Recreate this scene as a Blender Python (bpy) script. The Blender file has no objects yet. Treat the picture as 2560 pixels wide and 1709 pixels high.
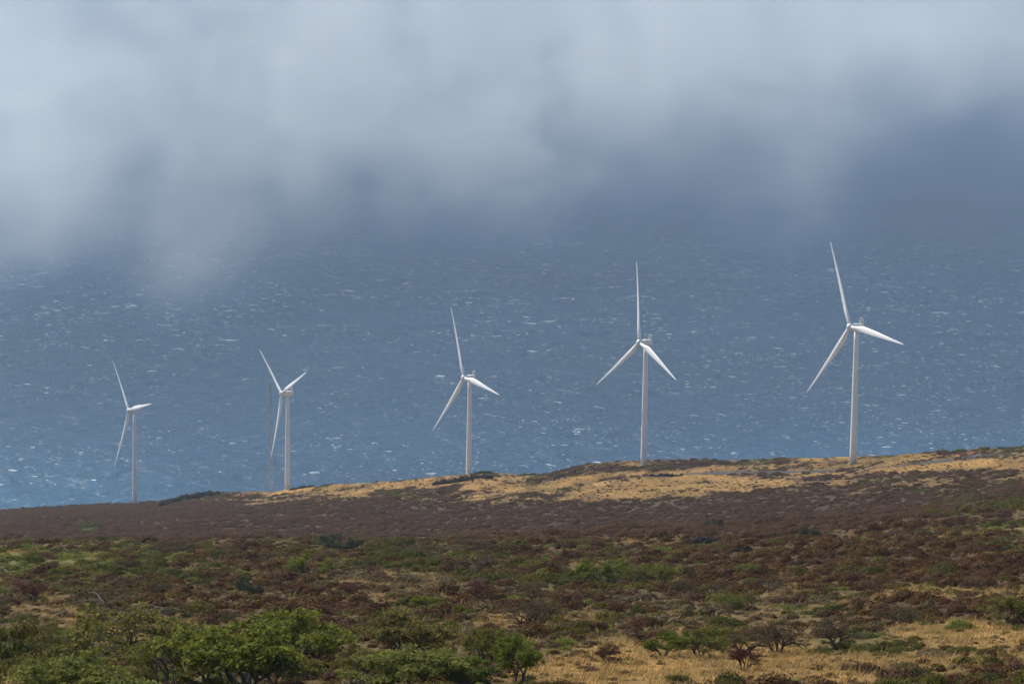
import bpy, math, random
import numpy as np
from mathutils import Matrix, Vector

SC = bpy.context.scene
COL = SC.collection
rng = np.random.default_rng(11)
random.seed(5)

# ------------------------------------------------------------------ camera
H = 520.0                       # eye height above the sea (m)
F = 7111.0                      # focal length in photo pixels (100 mm on 36 mm)
PITCH = math.atan((854.5 - 58) / F)
ROLL = 0.0125
fw = np.array([0, math.cos(PITCH), -math.sin(PITCH)])
rt0 = np.array([1.0, 0, 0]); up0 = np.cross(rt0, fw)
rt = math.cos(ROLL) * rt0 + math.sin(ROLL) * up0
up = -math.sin(ROLL) * rt0 + math.cos(ROLL) * up0
CAM = np.array([0, 0, H])
cd = bpy.data.cameras.new('camera'); cam = bpy.data.objects.new('camera', cd); COL.objects.link(cam)
cd.lens = 100; cd.sensor_width = 36; cd.clip_start = 1; cd.clip_end = 120000
M = Matrix(((rt[0], up[0], -fw[0], 0), (rt[1], up[1], -fw[1], 0), (rt[2], up[2], -fw[2], H), (0, 0, 0, 1)))
cam.matrix_world = M
SC.camera = cam

# ------------------------------------------------------------------ light
SUN_EL, SUN_AZ = math.radians(46), math.radians(-46)     # azimuth from +Y (view) towards +X
w = bpy.data.worlds.new('World'); SC.world = w; w.use_nodes = True
nt = w.node_tree; nt.nodes.clear()
sky = nt.nodes.new('ShaderNodeTexSky'); sky.sky_type = 'NISHITA'; sky.sun_disc = False
sky.sun_elevation = SUN_EL; sky.sun_rotation = SUN_AZ; sky.altitude = 500
sky.air_density = 1.0; sky.dust_density = 0.6; sky.ozone_density = 1.0
bg = nt.nodes.new('ShaderNodeBackground'); bg.inputs[1].default_value = 0.11
wo = nt.nodes.new('ShaderNodeOutputWorld')
nt.links.new(sky.outputs[0], bg.inputs[0]); nt.links.new(bg.outputs[0], wo.inputs[0])
sd = bpy.data.lights.new('sun', 'SUN'); sd.energy = 4.6; sd.angle = math.radians(0.6); sd.color = (1, 0.93, 0.82)
sun = bpy.data.objects.new('sun', sd); COL.objects.link(sun)
sun.rotation_euler = (math.pi / 2 - SUN_EL, 0, math.pi - SUN_AZ)
sun.location = (-600, 300, 1500)

vs = SC.view_settings
vs.view_transform = 'Standard'; vs.look = 'None'; vs.exposure = 0.3; vs.gamma = 1; vs.use_curve_mapping = False
cy = SC.cycles
cy.use_denoising = True; cy.denoiser = 'OPENIMAGEDENOISE'; cy.denoising_input_passes = 'RGB_ALBEDO_NORMAL'
cy.max_bounces = 4; cy.diffuse_bounces = 2; cy.glossy_bounces = 2; cy.transmission_bounces = 3
cy.volume_bounces = 1; cy.transparent_max_bounces = 4
cy.volume_step_rate = 1.0; cy.volume_max_steps = 128
cy.use_adaptive_sampling = True; cy.adaptive_threshold = 0.03; cy.adaptive_min_samples = 16

K = 2560 / 2349                 # "view pixel" to photo pixel

# ------------------------------------------------------------------ helpers
def ray(x, y):
    x = np.asarray(x, float); y = np.asarray(y, float)
    return fw + rt * ((x - 1280) / F)[..., None] + up * ((854.5 - y) / F)[..., None]

def at(x, y, d):                # point on the ray of photo pixel (x, y) at ground distance d
    r = ray(x, y); return CAM + r * (np.asarray(d, float) / np.hypot(r[..., 0], r[..., 1]))[..., None]

def proj(P):
    v = np.asarray(P) - CAM; z = v @ fw
    return 1280 + F * (v @ rt) / z, 854.5 - F * (v @ up) / z

def _hash(ix, iy, s):
    h = (ix.astype(np.int64) * 374761393 + iy.astype(np.int64) * 668265263 + s * 144269504) & 0xffffffff
    h = ((h ^ (h >> 13)) * 1274126177) & 0xffffffff
    return ((h ^ (h >> 16)) & 0xffffff) / float(0xffffff)

def noise(x, y, s=0, oct=1):
    x = np.asarray(x, float); y = np.asarray(y, float)
    t = 0; a = 1; tot = 0
    for o in range(oct):
        ix = np.floor(x); iy = np.floor(y); fx = x - ix; fy = y - iy
        fx = fx * fx * (3 - 2 * fx); fy = fy * fy * (3 - 2 * fy)
        v = (_hash(ix, iy, s + o) * (1 - fx) + _hash(ix + 1, iy, s + o) * fx) * (1 - fy) + \
            (_hash(ix, iy + 1, s + o) * (1 - fx) + _hash(ix + 1, iy + 1, s + o) * fx) * fy
        t = t + a * (v * 2 - 1); tot += a; a *= 0.5; x = x * 2.03 + 17.1; y = y * 2.03 + 5.3
    return t / tot

def smooth(a, b, x):
    t = np.clip((x - a) / (b - a), 0, 1); return t * t * (3 - 2 * t)

def tag(o, label=None, cat=None, group=None, kind=None):
    if label: o['label'] = label
    if cat: o['category'] = cat
    if group: o['group'] = group
    if kind: o['kind'] = kind
    return o

def empty(name, loc=(0, 0, 0), rz=0.0):
    o = bpy.data.objects.new(name, None); COL.objects.link(o)
    o.location = loc; o.rotation_euler = (0, 0, rz); o.empty_display_size = 0.5
    return o

def mesh_np(name, V, loops, sizes, mat=None, smooth_sh=False):
    me = bpy.data.meshes.new(name)
    V = np.asarray(V, np.float32); loops = np.asarray(loops, np.int32); sizes = np.asarray(sizes, np.int32)
    me.vertices.add(len(V)); me.vertices.foreach_set('co', V.ravel())
    me.loops.add(len(loops)); me.loops.foreach_set('vertex_index', loops)
    me.polygons.add(len(sizes))
    st = np.zeros(len(sizes), np.int32); st[1:] = np.cumsum(sizes)[:-1]
    me.polygons.foreach_set('loop_start', st); me.polygons.foreach_set('loop_total', sizes)
    if smooth_sh: me.polygons.foreach_set('use_smooth', np.ones(len(sizes), bool))
    me.update(calc_edges=True)
    if mat: me.materials.append(mat)
    return me

def mesh_faces(name, V, faces, mat=None, smooth_sh=False):
    return mesh_np(name, V, [i for f in faces for i in f], [len(f) for f in faces], mat, smooth_sh)

def obj(name, me, parent=None):
    o = bpy.data.objects.new(name, me); COL.objects.link(o)
    if parent is not None: o.parent = parent
    return o

class MB:                       # mesh collector
    def __init__(s): s.V = []; s.F = []
    def tube(s, P, R, n=6, cap=True):
        P = np.asarray(P, float); b = len(s.V); m = len(P)
        ref = None
        for i in range(m):
            t = P[min(i + 1, m - 1)] - P[max(i - 1, 0)]; t = t / (np.linalg.norm(t) + 1e-9)
            if ref is None or abs(t @ ref) > .9: ref = np.array([1., 0, 0]) if abs(t[0]) < .8 else np.array([0, 1., 0])
            u = np.cross(t, ref); u /= np.linalg.norm(u); v = np.cross(t, u)
            for k in range(n):
                a = 2 * math.pi * k / n
                s.V.append(P[i] + R[i] * (u * math.cos(a) + v * math.sin(a)))
        for i in range(m - 1):
            for k in range(n):
                s.F.append((b + i * n + k, b + i * n + (k + 1) % n, b + (i + 1) * n + (k + 1) % n, b + (i + 1) * n + k))
        if cap:
            s.F.append(tuple(b + k for k in range(n))[::-1]); s.F.append(tuple(b + (m - 1) * n + k for k in range(n)))
    def rings(s, rings, cap=True):
        b = len(s.V); n = len(rings[0])
        for r in rings: s.V += [np.asarray(p, float) for p in r]
        for i in range(len(rings) - 1):
            for k in range(n):
                s.F.append((b + i * n + k, b + i * n + (k + 1) % n, b + (i + 1) * n + (k + 1) % n, b + (i + 1) * n + k))
        if cap:
            s.F.append(tuple(b + k for k in range(n))[::-1])
            e = b + (len(rings) - 1) * n; s.F.append(tuple(e + k for k in range(n)))
    def box(s, lo, hi):
        b = len(s.V); x0, y0, z0 = lo; x1, y1, z1 = hi
        s.V += [np.array(p, float) for p in ((x0, y0, z0), (x1, y0, z0), (x1, y1, z0), (x0, y1, z0), (x0, y0, z1), (x1, y0, z1), (x1, y1, z1), (x0, y1, z1))]
        for f in ((3, 2, 1, 0), (4, 5, 6, 7), (0, 1, 5, 4), (1, 2, 6, 5), (2, 3, 7, 6), (3, 0, 4, 7)):
            s.F.append(tuple(b + i for i in f))
    def mesh(s, name, mat, sm=False): return mesh_faces(name, np.array(s.V), s.F, mat, sm)
    def build(s, name, mat, parent=None, sm=False): return obj(name, s.mesh(name, mat, sm), parent)

# ------------------------------------------------------------------ materials
class NT:
    def __init__(s, name):
        s.m = bpy.data.materials.new(name); s.m.use_nodes = True
        s.t = s.m.node_tree; s.t.nodes.clear(); s.out = s.t.nodes.new('ShaderNodeOutputMaterial')
    def n(s, typ, **kw):
        nd = s.t.nodes.new(typ)
        for k, v in kw.items():
            if k[0] == '_': nd.inputs[k[1:].replace('_', ' ')].default_value = v
            else: setattr(nd, k, v)
        return nd
    def l(s, a, b): s.t.links.new(a, b)
    def val(s, x, sock):
        if isinstance(x, (int, float)): sock.default_value = x
        else: s.l(x, sock)
    def math(s, op, a, b=0.0, c=0.0, clamp=False):
        nd = s.n('ShaderNodeMath', operation=op, use_clamp=clamp)
        s.val(a, nd.inputs[0]); s.val(b, nd.inputs[1]); s.val(c, nd.inputs[2]); return nd.outputs[0]
    def noise(s, vec, scale, detail=4, rough=.55):
        nd = s.n('ShaderNodeTexNoise', _Scale=scale, _Detail=detail, _Roughness=rough); s.l(vec, nd.inputs['Vector']); return nd.outputs[0]
    def ramp(s, fac, stops):
        nd = s.n('ShaderNodeValToRGB'); r = nd.color_ramp
        while len(r.elements) < len(stops): r.elements.new(.5)
        for e, (p, c) in zip(r.elements, stops): e.position = p; e.color = (*c, 1) if len(c) == 3 else c
        s.l(fac, nd.inputs[0]); return nd.outputs[0]
    def mix(s, fac, a, b, typ='MIX'):
        nd = s.n('ShaderNodeMix', data_type='RGBA', blend_type=typ)
        s.val(fac, nd.inputs[0])
        for x, i in ((a, 6), (b, 7)):
            if isinstance(x, tuple): nd.inputs[i].default_value = (*x, 1)
            else: s.l(x, nd.inputs[i])
        return nd.outputs[2]

def foliage(name, cols, translucent=.3, rough=.6, even=0.0):
    """colour runs over the list with each plant's own random value, then varies from leaf to leaf"""
    t = NT(name); oi = t.n('ShaderNodeObjectInfo'); geo = t.n('ShaderNodeNewGeometry')
    base = t.ramp(oi.outputs['Random'], [(i / (len(cols) - 1), c) for i, c in enumerate(cols)])
    ri = geo.outputs['Random Per Island']
    tc = t.n('ShaderNodeTexCoord')
    nz = t.noise(tc.outputs['Object'], .9, 2)
    v = t.math('ADD', t.math('MULTIPLY', ri, .75), t.math('MULTIPLY', nz, .9))
    gain = t.n('ShaderNodeCombineColor')
    g = t.math('ADD', t.math('MULTIPLY', v, 1 - even), .12 + .85 * even); t.l(g, gain.inputs[0]); t.l(g, gain.inputs[1]); t.l(g, gain.inputs[2])
    c = t.mix(1.0, base, gain.outputs[0], 'MULTIPLY')
    d = t.n('ShaderNodeBsdfPrincipled', _Roughness=rough); d.inputs['Specular IOR Level'].default_value = .04
    t.l(c, d.inputs['Base Color'])
    tr = t.n('ShaderNodeBsdfTranslucent'); t.l(c, tr.inputs[0])
    mx = t.n('ShaderNodeMixShader'); mx.inputs[0].default_value = translucent
    t.l(d.outputs[0], mx.inputs[1]); t.l(tr.outputs[0], mx.inputs[2]); t.l(mx.outputs[0], t.out.inputs[0])
    return t.m

def plain(name, col, rough=.6, var=.15, scale=2.0, metal=0.0, bump=0.0, spec=.15):
    t = NT(name); tc = t.n('ShaderNodeTexCoord'); nz = t.noise(tc.outputs['Object'], scale, 5)
    lo = tuple(c * (1 - var) for c in col); hi = tuple(min(1, c * (1 + var)) for c in col)
    c = t.ramp(nz, [(.3, lo), (.7, hi)])
    p = t.n('ShaderNodeBsdfPrincipled', _Roughness=rough, _Metallic=metal); p.inputs['Specular IOR Level'].default_value = spec; t.l(c, p.inputs['Base Color'])
    if bump:
        b = t.n('ShaderNodeBump', _Strength=1.0, _Distance=bump); t.l(nz, b.inputs['Height']); t.l(b.outputs[0], p.inputs['Normal'])
    t.l(p.outputs[0], t.out.inputs[0]); return t.m

MAT = {}
MAT['paint'] = plain('white_tower_paint', (.82, .82, .81), .35, .04, .15, spec=.5)
MAT['blade'] = plain('white_blade_paint', (.84, .84, .83), .3, .03, .1, spec=.5)
MAT['dark_panel'] = plain('dark_radiator', (.03, .032, .035), .5, .3, 3)
MAT['steel'] = plain('galvanised_steel', (.38, .38, .39), .55, .3, .5)
MAT['concrete'] = plain('concrete', (.26, .22, .17), .8, .15, 1)
MAT['lava'] = plain('lava_rock', (.024, .022, .021), 1.0, .5, .8, spec=0.0)
MAT['asphalt'] = plain('asphalt', (.060, .060, .066), .85, .2, .3)
MAT['bark'] = plain('grey_bark', (.10, .085, .07), .85, .35, 3, bump=.03)
MAT['pale_bark'] = plain('pale_bark', (.17, .15, .12), .85, .35, 3, bump=.03)
MAT['twig'] = plain('dry_twig', (.085, .060, .046), .9, .4, 2)
MAT['leaf_green'] = foliage('leaf_green', [(.135, .160, .022), (.175, .190, .032), (.155, .160, .026), (.120, .155, .030)], .5)
MAT['leaf_olive'] = foliage('leaf_olive', [(.175, .165, .038), (.150, .158, .034), (.185, .160, .046)], .5)
MAT['leaf_brown'] = foliage('leaf_brown', [(.120, .095, .040), (.135, .090, .044), (.100, .095, .036)], .35)
MAT['leaf_red'] = foliage('leaf_red', [(.100, .036, .022), (.120, .048, .026), (.085, .034, .022)], .3)
MAT['leaf_lime'] = foliage('leaf_lime', [(.165, .195, .036), (.200, .210, .046), (.150, .195, .046)], .5)
MAT['leaf_grey'] = foliage('leaf_grey', [(.060, .080, .045), (.075, .090, .055), (.070, .085, .040)], .25)
MAT['broom'] = foliage('broom_green', [(.078, .086, .014), (.110, .106, .018), (.140, .118, .026), (.060, .074, .014), (.125, .100, .030)], .35)
MAT['scrub_brown'] = foliage('scrub_brown', [(.070, .029, .015), (.126, .066, .025), (.082, .037, .018), (.155, .090, .031), (.096, .046, .020)], .3)
MAT['scrub_twig'] = foliage('scrub_twig', [(.118, .066, .040), (.138, .080, .050), (.126, .070, .044)], .4, even=.55)
MAT['scrub_tan'] = foliage('scrub_tan', [(.15, .105, .05), (.19, .14, .075), (.13, .115, .05)], .2)

# ------------------------------------------------------------------ the lie of the land
sky_x = np.array([-160, 0, 150, 300, 365, 430, 500, 620, 670, 740, 900, 1070, 1100, 1180, 1270, 1340, 1440, 1530, 1620, 1700, 1800, 1900, 2000, 2100, 2200, 2349, 2600]) * K
sky_y = np.array([1176, 1168, 1160, 1154, 1151, 1136, 1129, 1128, 1119, 1114, 1101, 1088, 1083, 1088, 1084, 1065, 1056, 1054, 1053, 1055, 1051, 1051, 1046, 1038, 1031, 1021, 1000]) * K
dk_x = np.array([-2600, 0, 337, 720, 1172, 1400, 1612, 2135, 2560, 5000.])
dk_d = np.array([2600, 2480, 2440, 2185, 1950, 1900, 1885, 1720, 1600, 1500.])
NEAR_D = [6, 20, 60, 120, 180, 250, 300, 400, 550, 750, 950, 1200]
COLX = [-1500, 0, 1280, 1920, 2560, 4200]
NEAR_Y = {
    -1500: [3100, 2240, 2080, 1930, 1815, 1740, 1645, 1525, 1440, 1382, 1384, 1370],
    0:     [3100, 2230, 2060, 1910, 1800, 1722, 1630, 1510, 1422, 1362, 1366, 1350],
    1280:  [3100, 2220, 2050, 1900, 1790, 1713, 1620, 1500, 1408, 1346, 1350, 1330],
    1920:  [3100, 2220, 2050, 1895, 1785, 1710, 1618, 1495, 1398, 1318, 1320, 1300],
    2560:  [3100, 2220, 2050, 1890, 1780, 1703, 1610, 1480, 1372, 1268, 1252, 1222],
    4200:  [3100, 2200, 2020, 1860, 1740, 1660, 1565, 1430, 1310, 1190, 1160, 1120]}
FARF = np.array([0, .33, .66, 1.0])

def ground_pixel_row(x, d):
    x = np.asarray(x, float); d = np.asarray(d, float)
    ds = np.interp(x, dk_x, dk_d)
    ysk = np.interp(x, sky_x, sky_y, left=None, right=None)
    ysk = np.where(x < sky_x[0], sky_y[0] + (sky_x[0] - x) * .05, ysk)
    ysk = np.where(x > sky_x[-1], sky_y[-1] - (x - sky_x[-1]) * .06, ysk)
    cols = []
    for cx in COLX:
        cols.append(np.interp(np.log(d), np.log(NEAR_D), NEAR_Y[cx]))
    cols = np.array(cols)
    ix = np.clip(np.searchsorted(COLX, x) - 1, 0, len(COLX) - 2)
    x0 = np.array(COLX)[ix]; x1 = np.array(COLX)[ix + 1]; t = np.clip((x - x0) / (x1 - x0), 0, 1)
    idx = np.indices(x.shape)
    y = np.take_along_axis(cols, ix[None], 0)[0] * (1 - t) + np.take_along_axis(cols, (ix + 1)[None], 0)[0] * t
    # from 1200 m to the crest
    fy = np.clip((d - 1200) / (ds - 1200), 0, 1)
    y12 = y
    yfar = y12 + (ysk - y12) * (fy ** .92)
    y = np.where(d > 1200, yfar, y)
    # behind the crest the land drops away to the shore
    over = np.clip(d - ds, 0, None)
    return y + over * .02 + over ** 2 * .0009

NX, ND = 520, 430
gx = np.concatenate([np.linspace(-2400, -120, 60, endpoint=False), np.linspace(-120, 2680, 400, endpoint=False), np.linspace(2680, 4900, 60)])
gd = np.geomspace(4, 3300, ND)
GX, GD = np.meshgrid(gx, gd)
GY = ground_pixel_row(GX, GD)
# soften the piecewise profile along distance
for _ in range(6):
    GY[1:-1] = np.where((GD[1:-1] > 200) & (GD[1:-1] < np.interp(GX[1:-1], dk_x, dk_d) * .93), .25 * GY[:-2] + .5 * GY[1:-1] + .25 * GY[2:], GY[1:-1])
GP = at(GX, GY, GD)
amp = smooth(150, 300, GD)
GP[..., 2] += amp * (noise(GP[..., 0] / 9, GP[..., 1] / 12, 3, 3) * .55 + noise(GP[..., 0] / 34, GP[..., 1] / 60, 9, 3) * (1.3 + 1.5 * smooth(500, 700, GD) * (1 - smooth(950, 1100, GD))))
crest = smooth(.80, .97, GD / np.interp(GX, dk_x, dk_d))
GP[..., 2] += smooth(900, 1300, GD) * (1 - crest) * noise(GP[..., 0] / 70, GP[..., 1] / 95, 21, 3) * 3.0
GP[..., 2] = np.maximum(GP[..., 2], -12)
GP[GD > 3000, 2] = -12

def ground(x, d):               # bilinear position on the terrain sheet
    x = np.asarray(x, float); d = np.asarray(d, float)
    i = np.clip(np.searchsorted(gx, x) - 1, 0, len(gx) - 2); j = np.clip(np.searchsorted(gd, d) - 1, 0, ND - 2)
    s = ((x - gx[i]) / (gx[i + 1] - gx[i]))[..., None]; t = ((d - gd[j]) / (gd[j + 1] - gd[j]))[..., None]
    return (GP[j, i] * (1 - s) + GP[j, i + 1] * s) * (1 - t) + (GP[j + 1, i] * (1 - s) + GP[j + 1, i + 1] * s) * t

def pix_to_d(x, y, dmax=None):  # nearest ground distance whose sheet is at or above photo row y
    ds = np.geomspace(225, 2500, 700); P = ground(np.full(700, float(x)), ds); py = proj(P)[1]
    k = np.argmax(py <= y) if (py <= y).any() else len(ds) - 1
    return float(ds[k])

def z_at(X, Y):                 # terrain height under a world point
    d = math.hypot(X, Y); x = 1280.0
    for _ in range(6):
        P = ground(np.array(x), np.array(d)); x += (X - P[0]) * F / max(Y, 1)
    return float(ground(np.array(x), np.array(d))[2])

# ------------------------------------------------------------------ what grows where
# kinds: 0 dry grass, 1 red-brown leafy scrub, 2 bare twig scrub, 3 green low shrub, 4 lime herb, 5 bare earth, 6 tan herb
COVCOL = np.array([(.300, .176, .054), (.070, .042, .020), (.068, .043, .029), (.070, .062, .022), (.130, .130, .042), (.300, .135, .062), (.160, .105, .044)])
BLOBS = [  # view-pixel centre, radii, kind, weight
    (900, 1200, 900, 34, 2, 2.6), (300, 1200, 420, 40, 2, 2.6), (1700, 1175, 500, 30, 2, 2.6), (1350, 1195, 500, 36, 2, 2.6), (2100, 1135, 420, 26, 2, 1.1),
    (200, 1172, 300, 16, 2, 1.2), (90, 1178, 110, 10, 3, 1.1), (220, 1172, 60, 9, 3, .9), (460, 1172, 60, 6, 4, 1.4), (560, 1172, 60, 4, 0, 1.4),
    (460, 1160, 200, 12, 2, 1.0),
    (820, 1120, 260, 14, 0, 0.61), (700, 1128, 120, 10, 0, 0.49), (1050, 1105, 200, 12, 0, 0.66), (1300, 1125, 320, 20, 0, 0.66), (1500, 1110, 260, 26, 0, 0.74),
    (1700, 1110, 300, 18, 0, 0.61), (1900, 1080, 420, 20, 0, 0.61), (2200, 1062, 300, 22, 0, 0.53), (1480, 1140, 240, 9, 0, 0.78), (2050, 1105, 260, 9, 0, 0.70), (2290, 1070, 90, 18, 0, 0.57),
    (1400, 1072, 90, 6, 2, 2.0), (1750, 1060, 240, 5, 2, 1.2), (1850, 1095, 180, 6, 2, 1.5), (2100, 1088, 160, 7, 2, 1.4), (960, 1122, 90, 6, 2, 1.4), (1280, 1137, 120, 6, 2, 1.3),
    (1580, 1125, 80, 5, 2, 1.5), (900, 1128, 60, 8, 3, 1.2), (1240, 1112, 60, 6, 3, 1.2), (1700, 1120, 120, 6, 3, 1.2), (2000, 1100, 100, 6, 3, 1.3), (1290, 1126, 40, 8, 3, 1.2), (1430, 1118, 40, 6, 3, 1.0),
    (2260, 1160, 110, 16, 3, 1.5), (2130, 1180, 70, 8, 3, 1.2),
    (200, 1285, 240, 34, 4, 1.35), (60, 1290, 120, 30, 4, .9), (200, 1300, 300, 50, 3, .7), (100, 1262, 120, 10, 0, .9), (420, 1300, 260, 40, 3, .6),
    (560, 1300, 340, 50, 1, .8), (900, 1265, 260, 20, 3, .9), (960, 1290, 160, 20, 3, 1.0), (820, 1330, 240, 40, 6, .8), (760, 1380, 260, 40, 1, .8), (960, 1360, 220, 40, 6, .5),
    (1150, 1335, 140, 16, 3, 1.1), (1190, 1350, 90, 14, 4, .5), (1380, 1335, 150, 18, 3, 1.0), (1300, 1390, 300, 40, 1, .5), (1300, 1250, 260, 30, 1, .8), (1500, 1240, 120, 8, 0, 1.0), (1500, 1228, 220, 10, 1, 1.2),
    (1750, 1250, 300, 40, 1, 1.0), (2000, 1300, 420, 60, 1, .9), (2150, 1260, 260, 50, 1, .9), (2200, 1310, 260, 36, 1, 1.1), (2150, 1400, 260, 26, 1, 1.3), (1700, 1300, 200, 30, 1, .8),
    (1800, 1306, 60, 10, 5, 2.2), (2245, 1340, 62, 13, 5, 2.4), (2120, 1345, 60, 8, 0, 1.3), (2230, 1355, 200, 12, 0, 1.0), (1850, 1375, 130, 26, 6, 1.0), (1830, 1330, 80, 20, 0, .8),
    (2190, 1222, 80, 14, 0, 1.2), (2090, 1258, 30, 8, 5, 1.2), (2140, 1240, 60, 10, 0, .7), (1620, 1330, 200, 30, 1, .6), (1650, 1400, 200, 30, 6, .6), (1480, 1400, 200, 30, 1, .5),
    (1500, 1500, 300, 60, 0, 1.0), (1450, 1540, 320, 34, 0, 1.8), (1400, 1450, 200, 20, 6, .7), (1850, 1540, 300, 40, 0, 1.3), (2250, 1450, 200, 30, 0, 1.6), (2050, 1480, 200, 30, 6, .8), (2250, 1540, 240, 40, 1, .8), (2150, 1510, 300, 50, 0, .8),
    (1200, 1420, 200, 16, 0, .7), (1050, 1425, 60, 10, 4, .5), (330, 1450, 260, 60, 0, .8), (130, 1430, 100, 30, 6, .8), (600, 1400, 200, 50, 1, .7), (300, 1380, 300, 40, 1, .6), (500, 1360, 200, 30, 6, .6),
    (60, 1480, 110, 60, 3, 1.3), (250, 1530, 160, 50, 3, .8),
]
BASEW = np.array([.34, .54, .30, .56, .34, .0, .62])

def cover_weights(P):
    """weights (n, 7) of the plant cover at world points P (n, 3)"""
    px, py = proj(P); vx, vy = px / K, py / K
    X, Y = P[:, 0], P[:, 1]; d = np.hypot(X, Y)
    W = np.tile(BASEW, (len(P), 1)).astype(float)
    far = smooth(900, 1150, d)[:, None]
    W = W * (1 - far) + far * np.array([.25, .30, .46, .30, .06, .05, .46])
    wx = vx + 26 * noise(X / 16, Y / 30, 41, 2); wy = vy + 6 * noise(X / 14, Y / 26, 47, 2)
    for cx, cyy, rx, ry, k, wt in BLOBS:
        q = ((wx - cx) / rx) ** 2 + ((wy - cyy) / ry) ** 2
        W[:, k] += wt * np.exp(-q * q * .7 - q * .3)
    belt = np.clip(np.max([2.6 * np.exp(-(((wx - c[0]) / c[2]) ** 2 + ((wy - c[1]) / c[3]) ** 2) ** 2) for c in BLOBS if c[4] == 2 and c[5] > 2.5], axis=0) / 2.6, 0, 1)
    calm = (1 - .8 * belt)
    nf = smooth(700, 1400, d)
    for k in range(7):
        n1 = noise(X / 13, Y / 30, 60 + k * 5, 3); n2 = noise(X / 38, Y / 75, 160 + k * 5, 3)
        n3 = noise(X / 13, Y / 40, 260 + k * 5, 3)
        W[:, k] += (n1 * .8 * (1 - nf) + (n2 * .9 + n3 * .85) * nf) * (W[:, k] > .02) * calm
        if k != 2: W[:, k] *= calm ** .5
    return np.clip(W, 0, None)

flat = GP.reshape(-1, 3)
Wg = cover_weights(flat)
Wg = Wg ** 3; Wg /= Wg.sum(1, keepdims=True) + 1e-9
gcol = Wg @ COVCOL
gcol *= (1 + .25 * noise(flat[:, 0] / 5, flat[:, 1] / 9, 77, 3) + .5 * smooth(900, 1300, np.hypot(flat[:, 0], flat[:, 1])) * noise(flat[:, 0] / 22, flat[:, 1] / 30, 99, 4))[:, None]

def terrain_material():
    t = NT('hillside_ground'); at_ = t.n('ShaderNodeAttribute', attribute_name='cover')
    geo = t.n('ShaderNodeNewGeometry')
    mp = t.n('ShaderNodeMapping'); mp.inputs['Scale'].default_value = (1, .5, 1); t.l(geo.outputs['Position'], mp.inputs[0])
    n1 = t.noise(mp.outputs[0], .12, 8, .65); n2 = t.noise(mp.outputs[0], .9, 6, .7)
    v = t.math('ADD', t.math('MULTIPLY', n1, 1.1), t.math('MULTIPLY', n2, 1.1))
    v = t.math('ADD', v, -.12, clamp=False)
    g = t.n('ShaderNodeCombineColor')
    for i in range(3): t.l(v, g.inputs[i])
    c = t.mix(1.0, at_.outputs['Color'], g.outputs[0], 'MULTIPLY')
    p = t.n('ShaderNodeBsdfPrincipled', _Roughness=.95); p.inputs['Specular IOR Level'].default_value = .1
    t.l(c, p.inputs['Base Color'])
    b = t.n('ShaderNodeBump', _Strength=.8, _Distance=.9); t.l(n2, b.inputs['Height']); t.l(b.outputs[0], p.inputs['Normal'])
    t.l(p.outputs[0], t.out.inputs[0]); return t.m

nx = len(gx)
ii, jj = np.meshgrid(np.arange(nx - 1), np.arange(ND - 1)); a = (jj * nx + ii).ravel()
quads = np.stack([a, a + 1, a + nx + 1, a + nx], 1)
me = mesh_np('hillside', flat, quads.ravel(), np.full(len(quads), 4), terrain_material(), True)
ca = me.color_attributes.new('cover', 'FLOAT_COLOR', 'POINT')
ca.data.foreach_set('color', np.concatenate([gcol, np.ones((len(gcol), 1))], 1).astype(np.float32).ravel())
tag(obj('hillside', me), 'dry scrubby hillside of brown scrub and golden grass falling to the sea', 'hillside', kind='structure')

# ------------------------------------------------------------------ sea
def sea_material():
    t = NT('windy_sea'); geo = t.n('ShaderNodeNewGeometry')
    rot = t.n('ShaderNodeMapping'); rot.inputs['Rotation'].default_value = (0, 0, math.radians(9)); rot.inputs['Scale'].default_value = (1 / 15, 1 / 52, 1)
    t.l(geo.outputs['Position'], rot.inputs[0])
    wid = t.n('ShaderNodeMapping'); wid.inputs['Scale'].default_value = (1 / 700, 1 / 1500, 1); t.l(geo.outputs['Position'], wid.inputs[0])
    n1 = t.noise(rot.outputs[0], .55, 4, .6)        # swell
    n2 = t.noise(rot.outputs[0], 1.7, 4, .65)       # chop
    n3 = t.noise(wid.outputs[0], 1.0, 3, .5)        # gust patches
    h = t.math('ADD', t.math('MULTIPLY', n1, 3.0), t.math('MULTIPLY', n2, 3.5))
    b = t.n('ShaderNodeBump', _Strength=1.0, _Distance=1.0); t.l(h, b.inputs['Height'])
    foam = t.noise(rot.outputs[0], 1.1, 6, .7)
    f = t.math('MULTIPLY', t.math('SUBTRACT', t.math('ADD', foam, t.math('MULTIPLY', n1, .5)), .86), 5.0, clamp=True)
    c = t.ramp(n3, [(.35, (.012, .098, .190)), (.65, (.018, .122, .222))])
    c = t.mix(t.math('MULTIPLY', f, .5), c, (.55, .60, .62))
    p = t.n('ShaderNodeBsdfPrincipled', _Roughness=.14, _IOR=1.33); t.l(c, p.inputs['Base Color']); t.l(b.outputs[0], p.inputs['Normal'])
    t.l(p.outputs[0], t.out.inputs[0]); return t.m
S = 60000.0
WA = math.radians(14)           # crests run nearly across the view, a little askew
def wave(X, Y):
    u = X * math.cos(WA) + Y * math.sin(WA); v = -X * math.sin(WA) + Y * math.cos(WA)
    gust = (1.2 + .7 * noise(X / 420, Y / 700, 431, 2)) * np.clip(np.hypot(X, Y) / 4800, .7, 1.25)
    return gust * (noise(u / 34, v / 46, 401, 2) * 2.3 + noise(u / 12, v / 24, 411, 2) * 1.25 + noise(u / 160, v / 210, 421, 1) * .8)
sx = np.linspace(-420, 2980, 1250); sy = np.linspace(1310, 500, 400)
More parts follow.
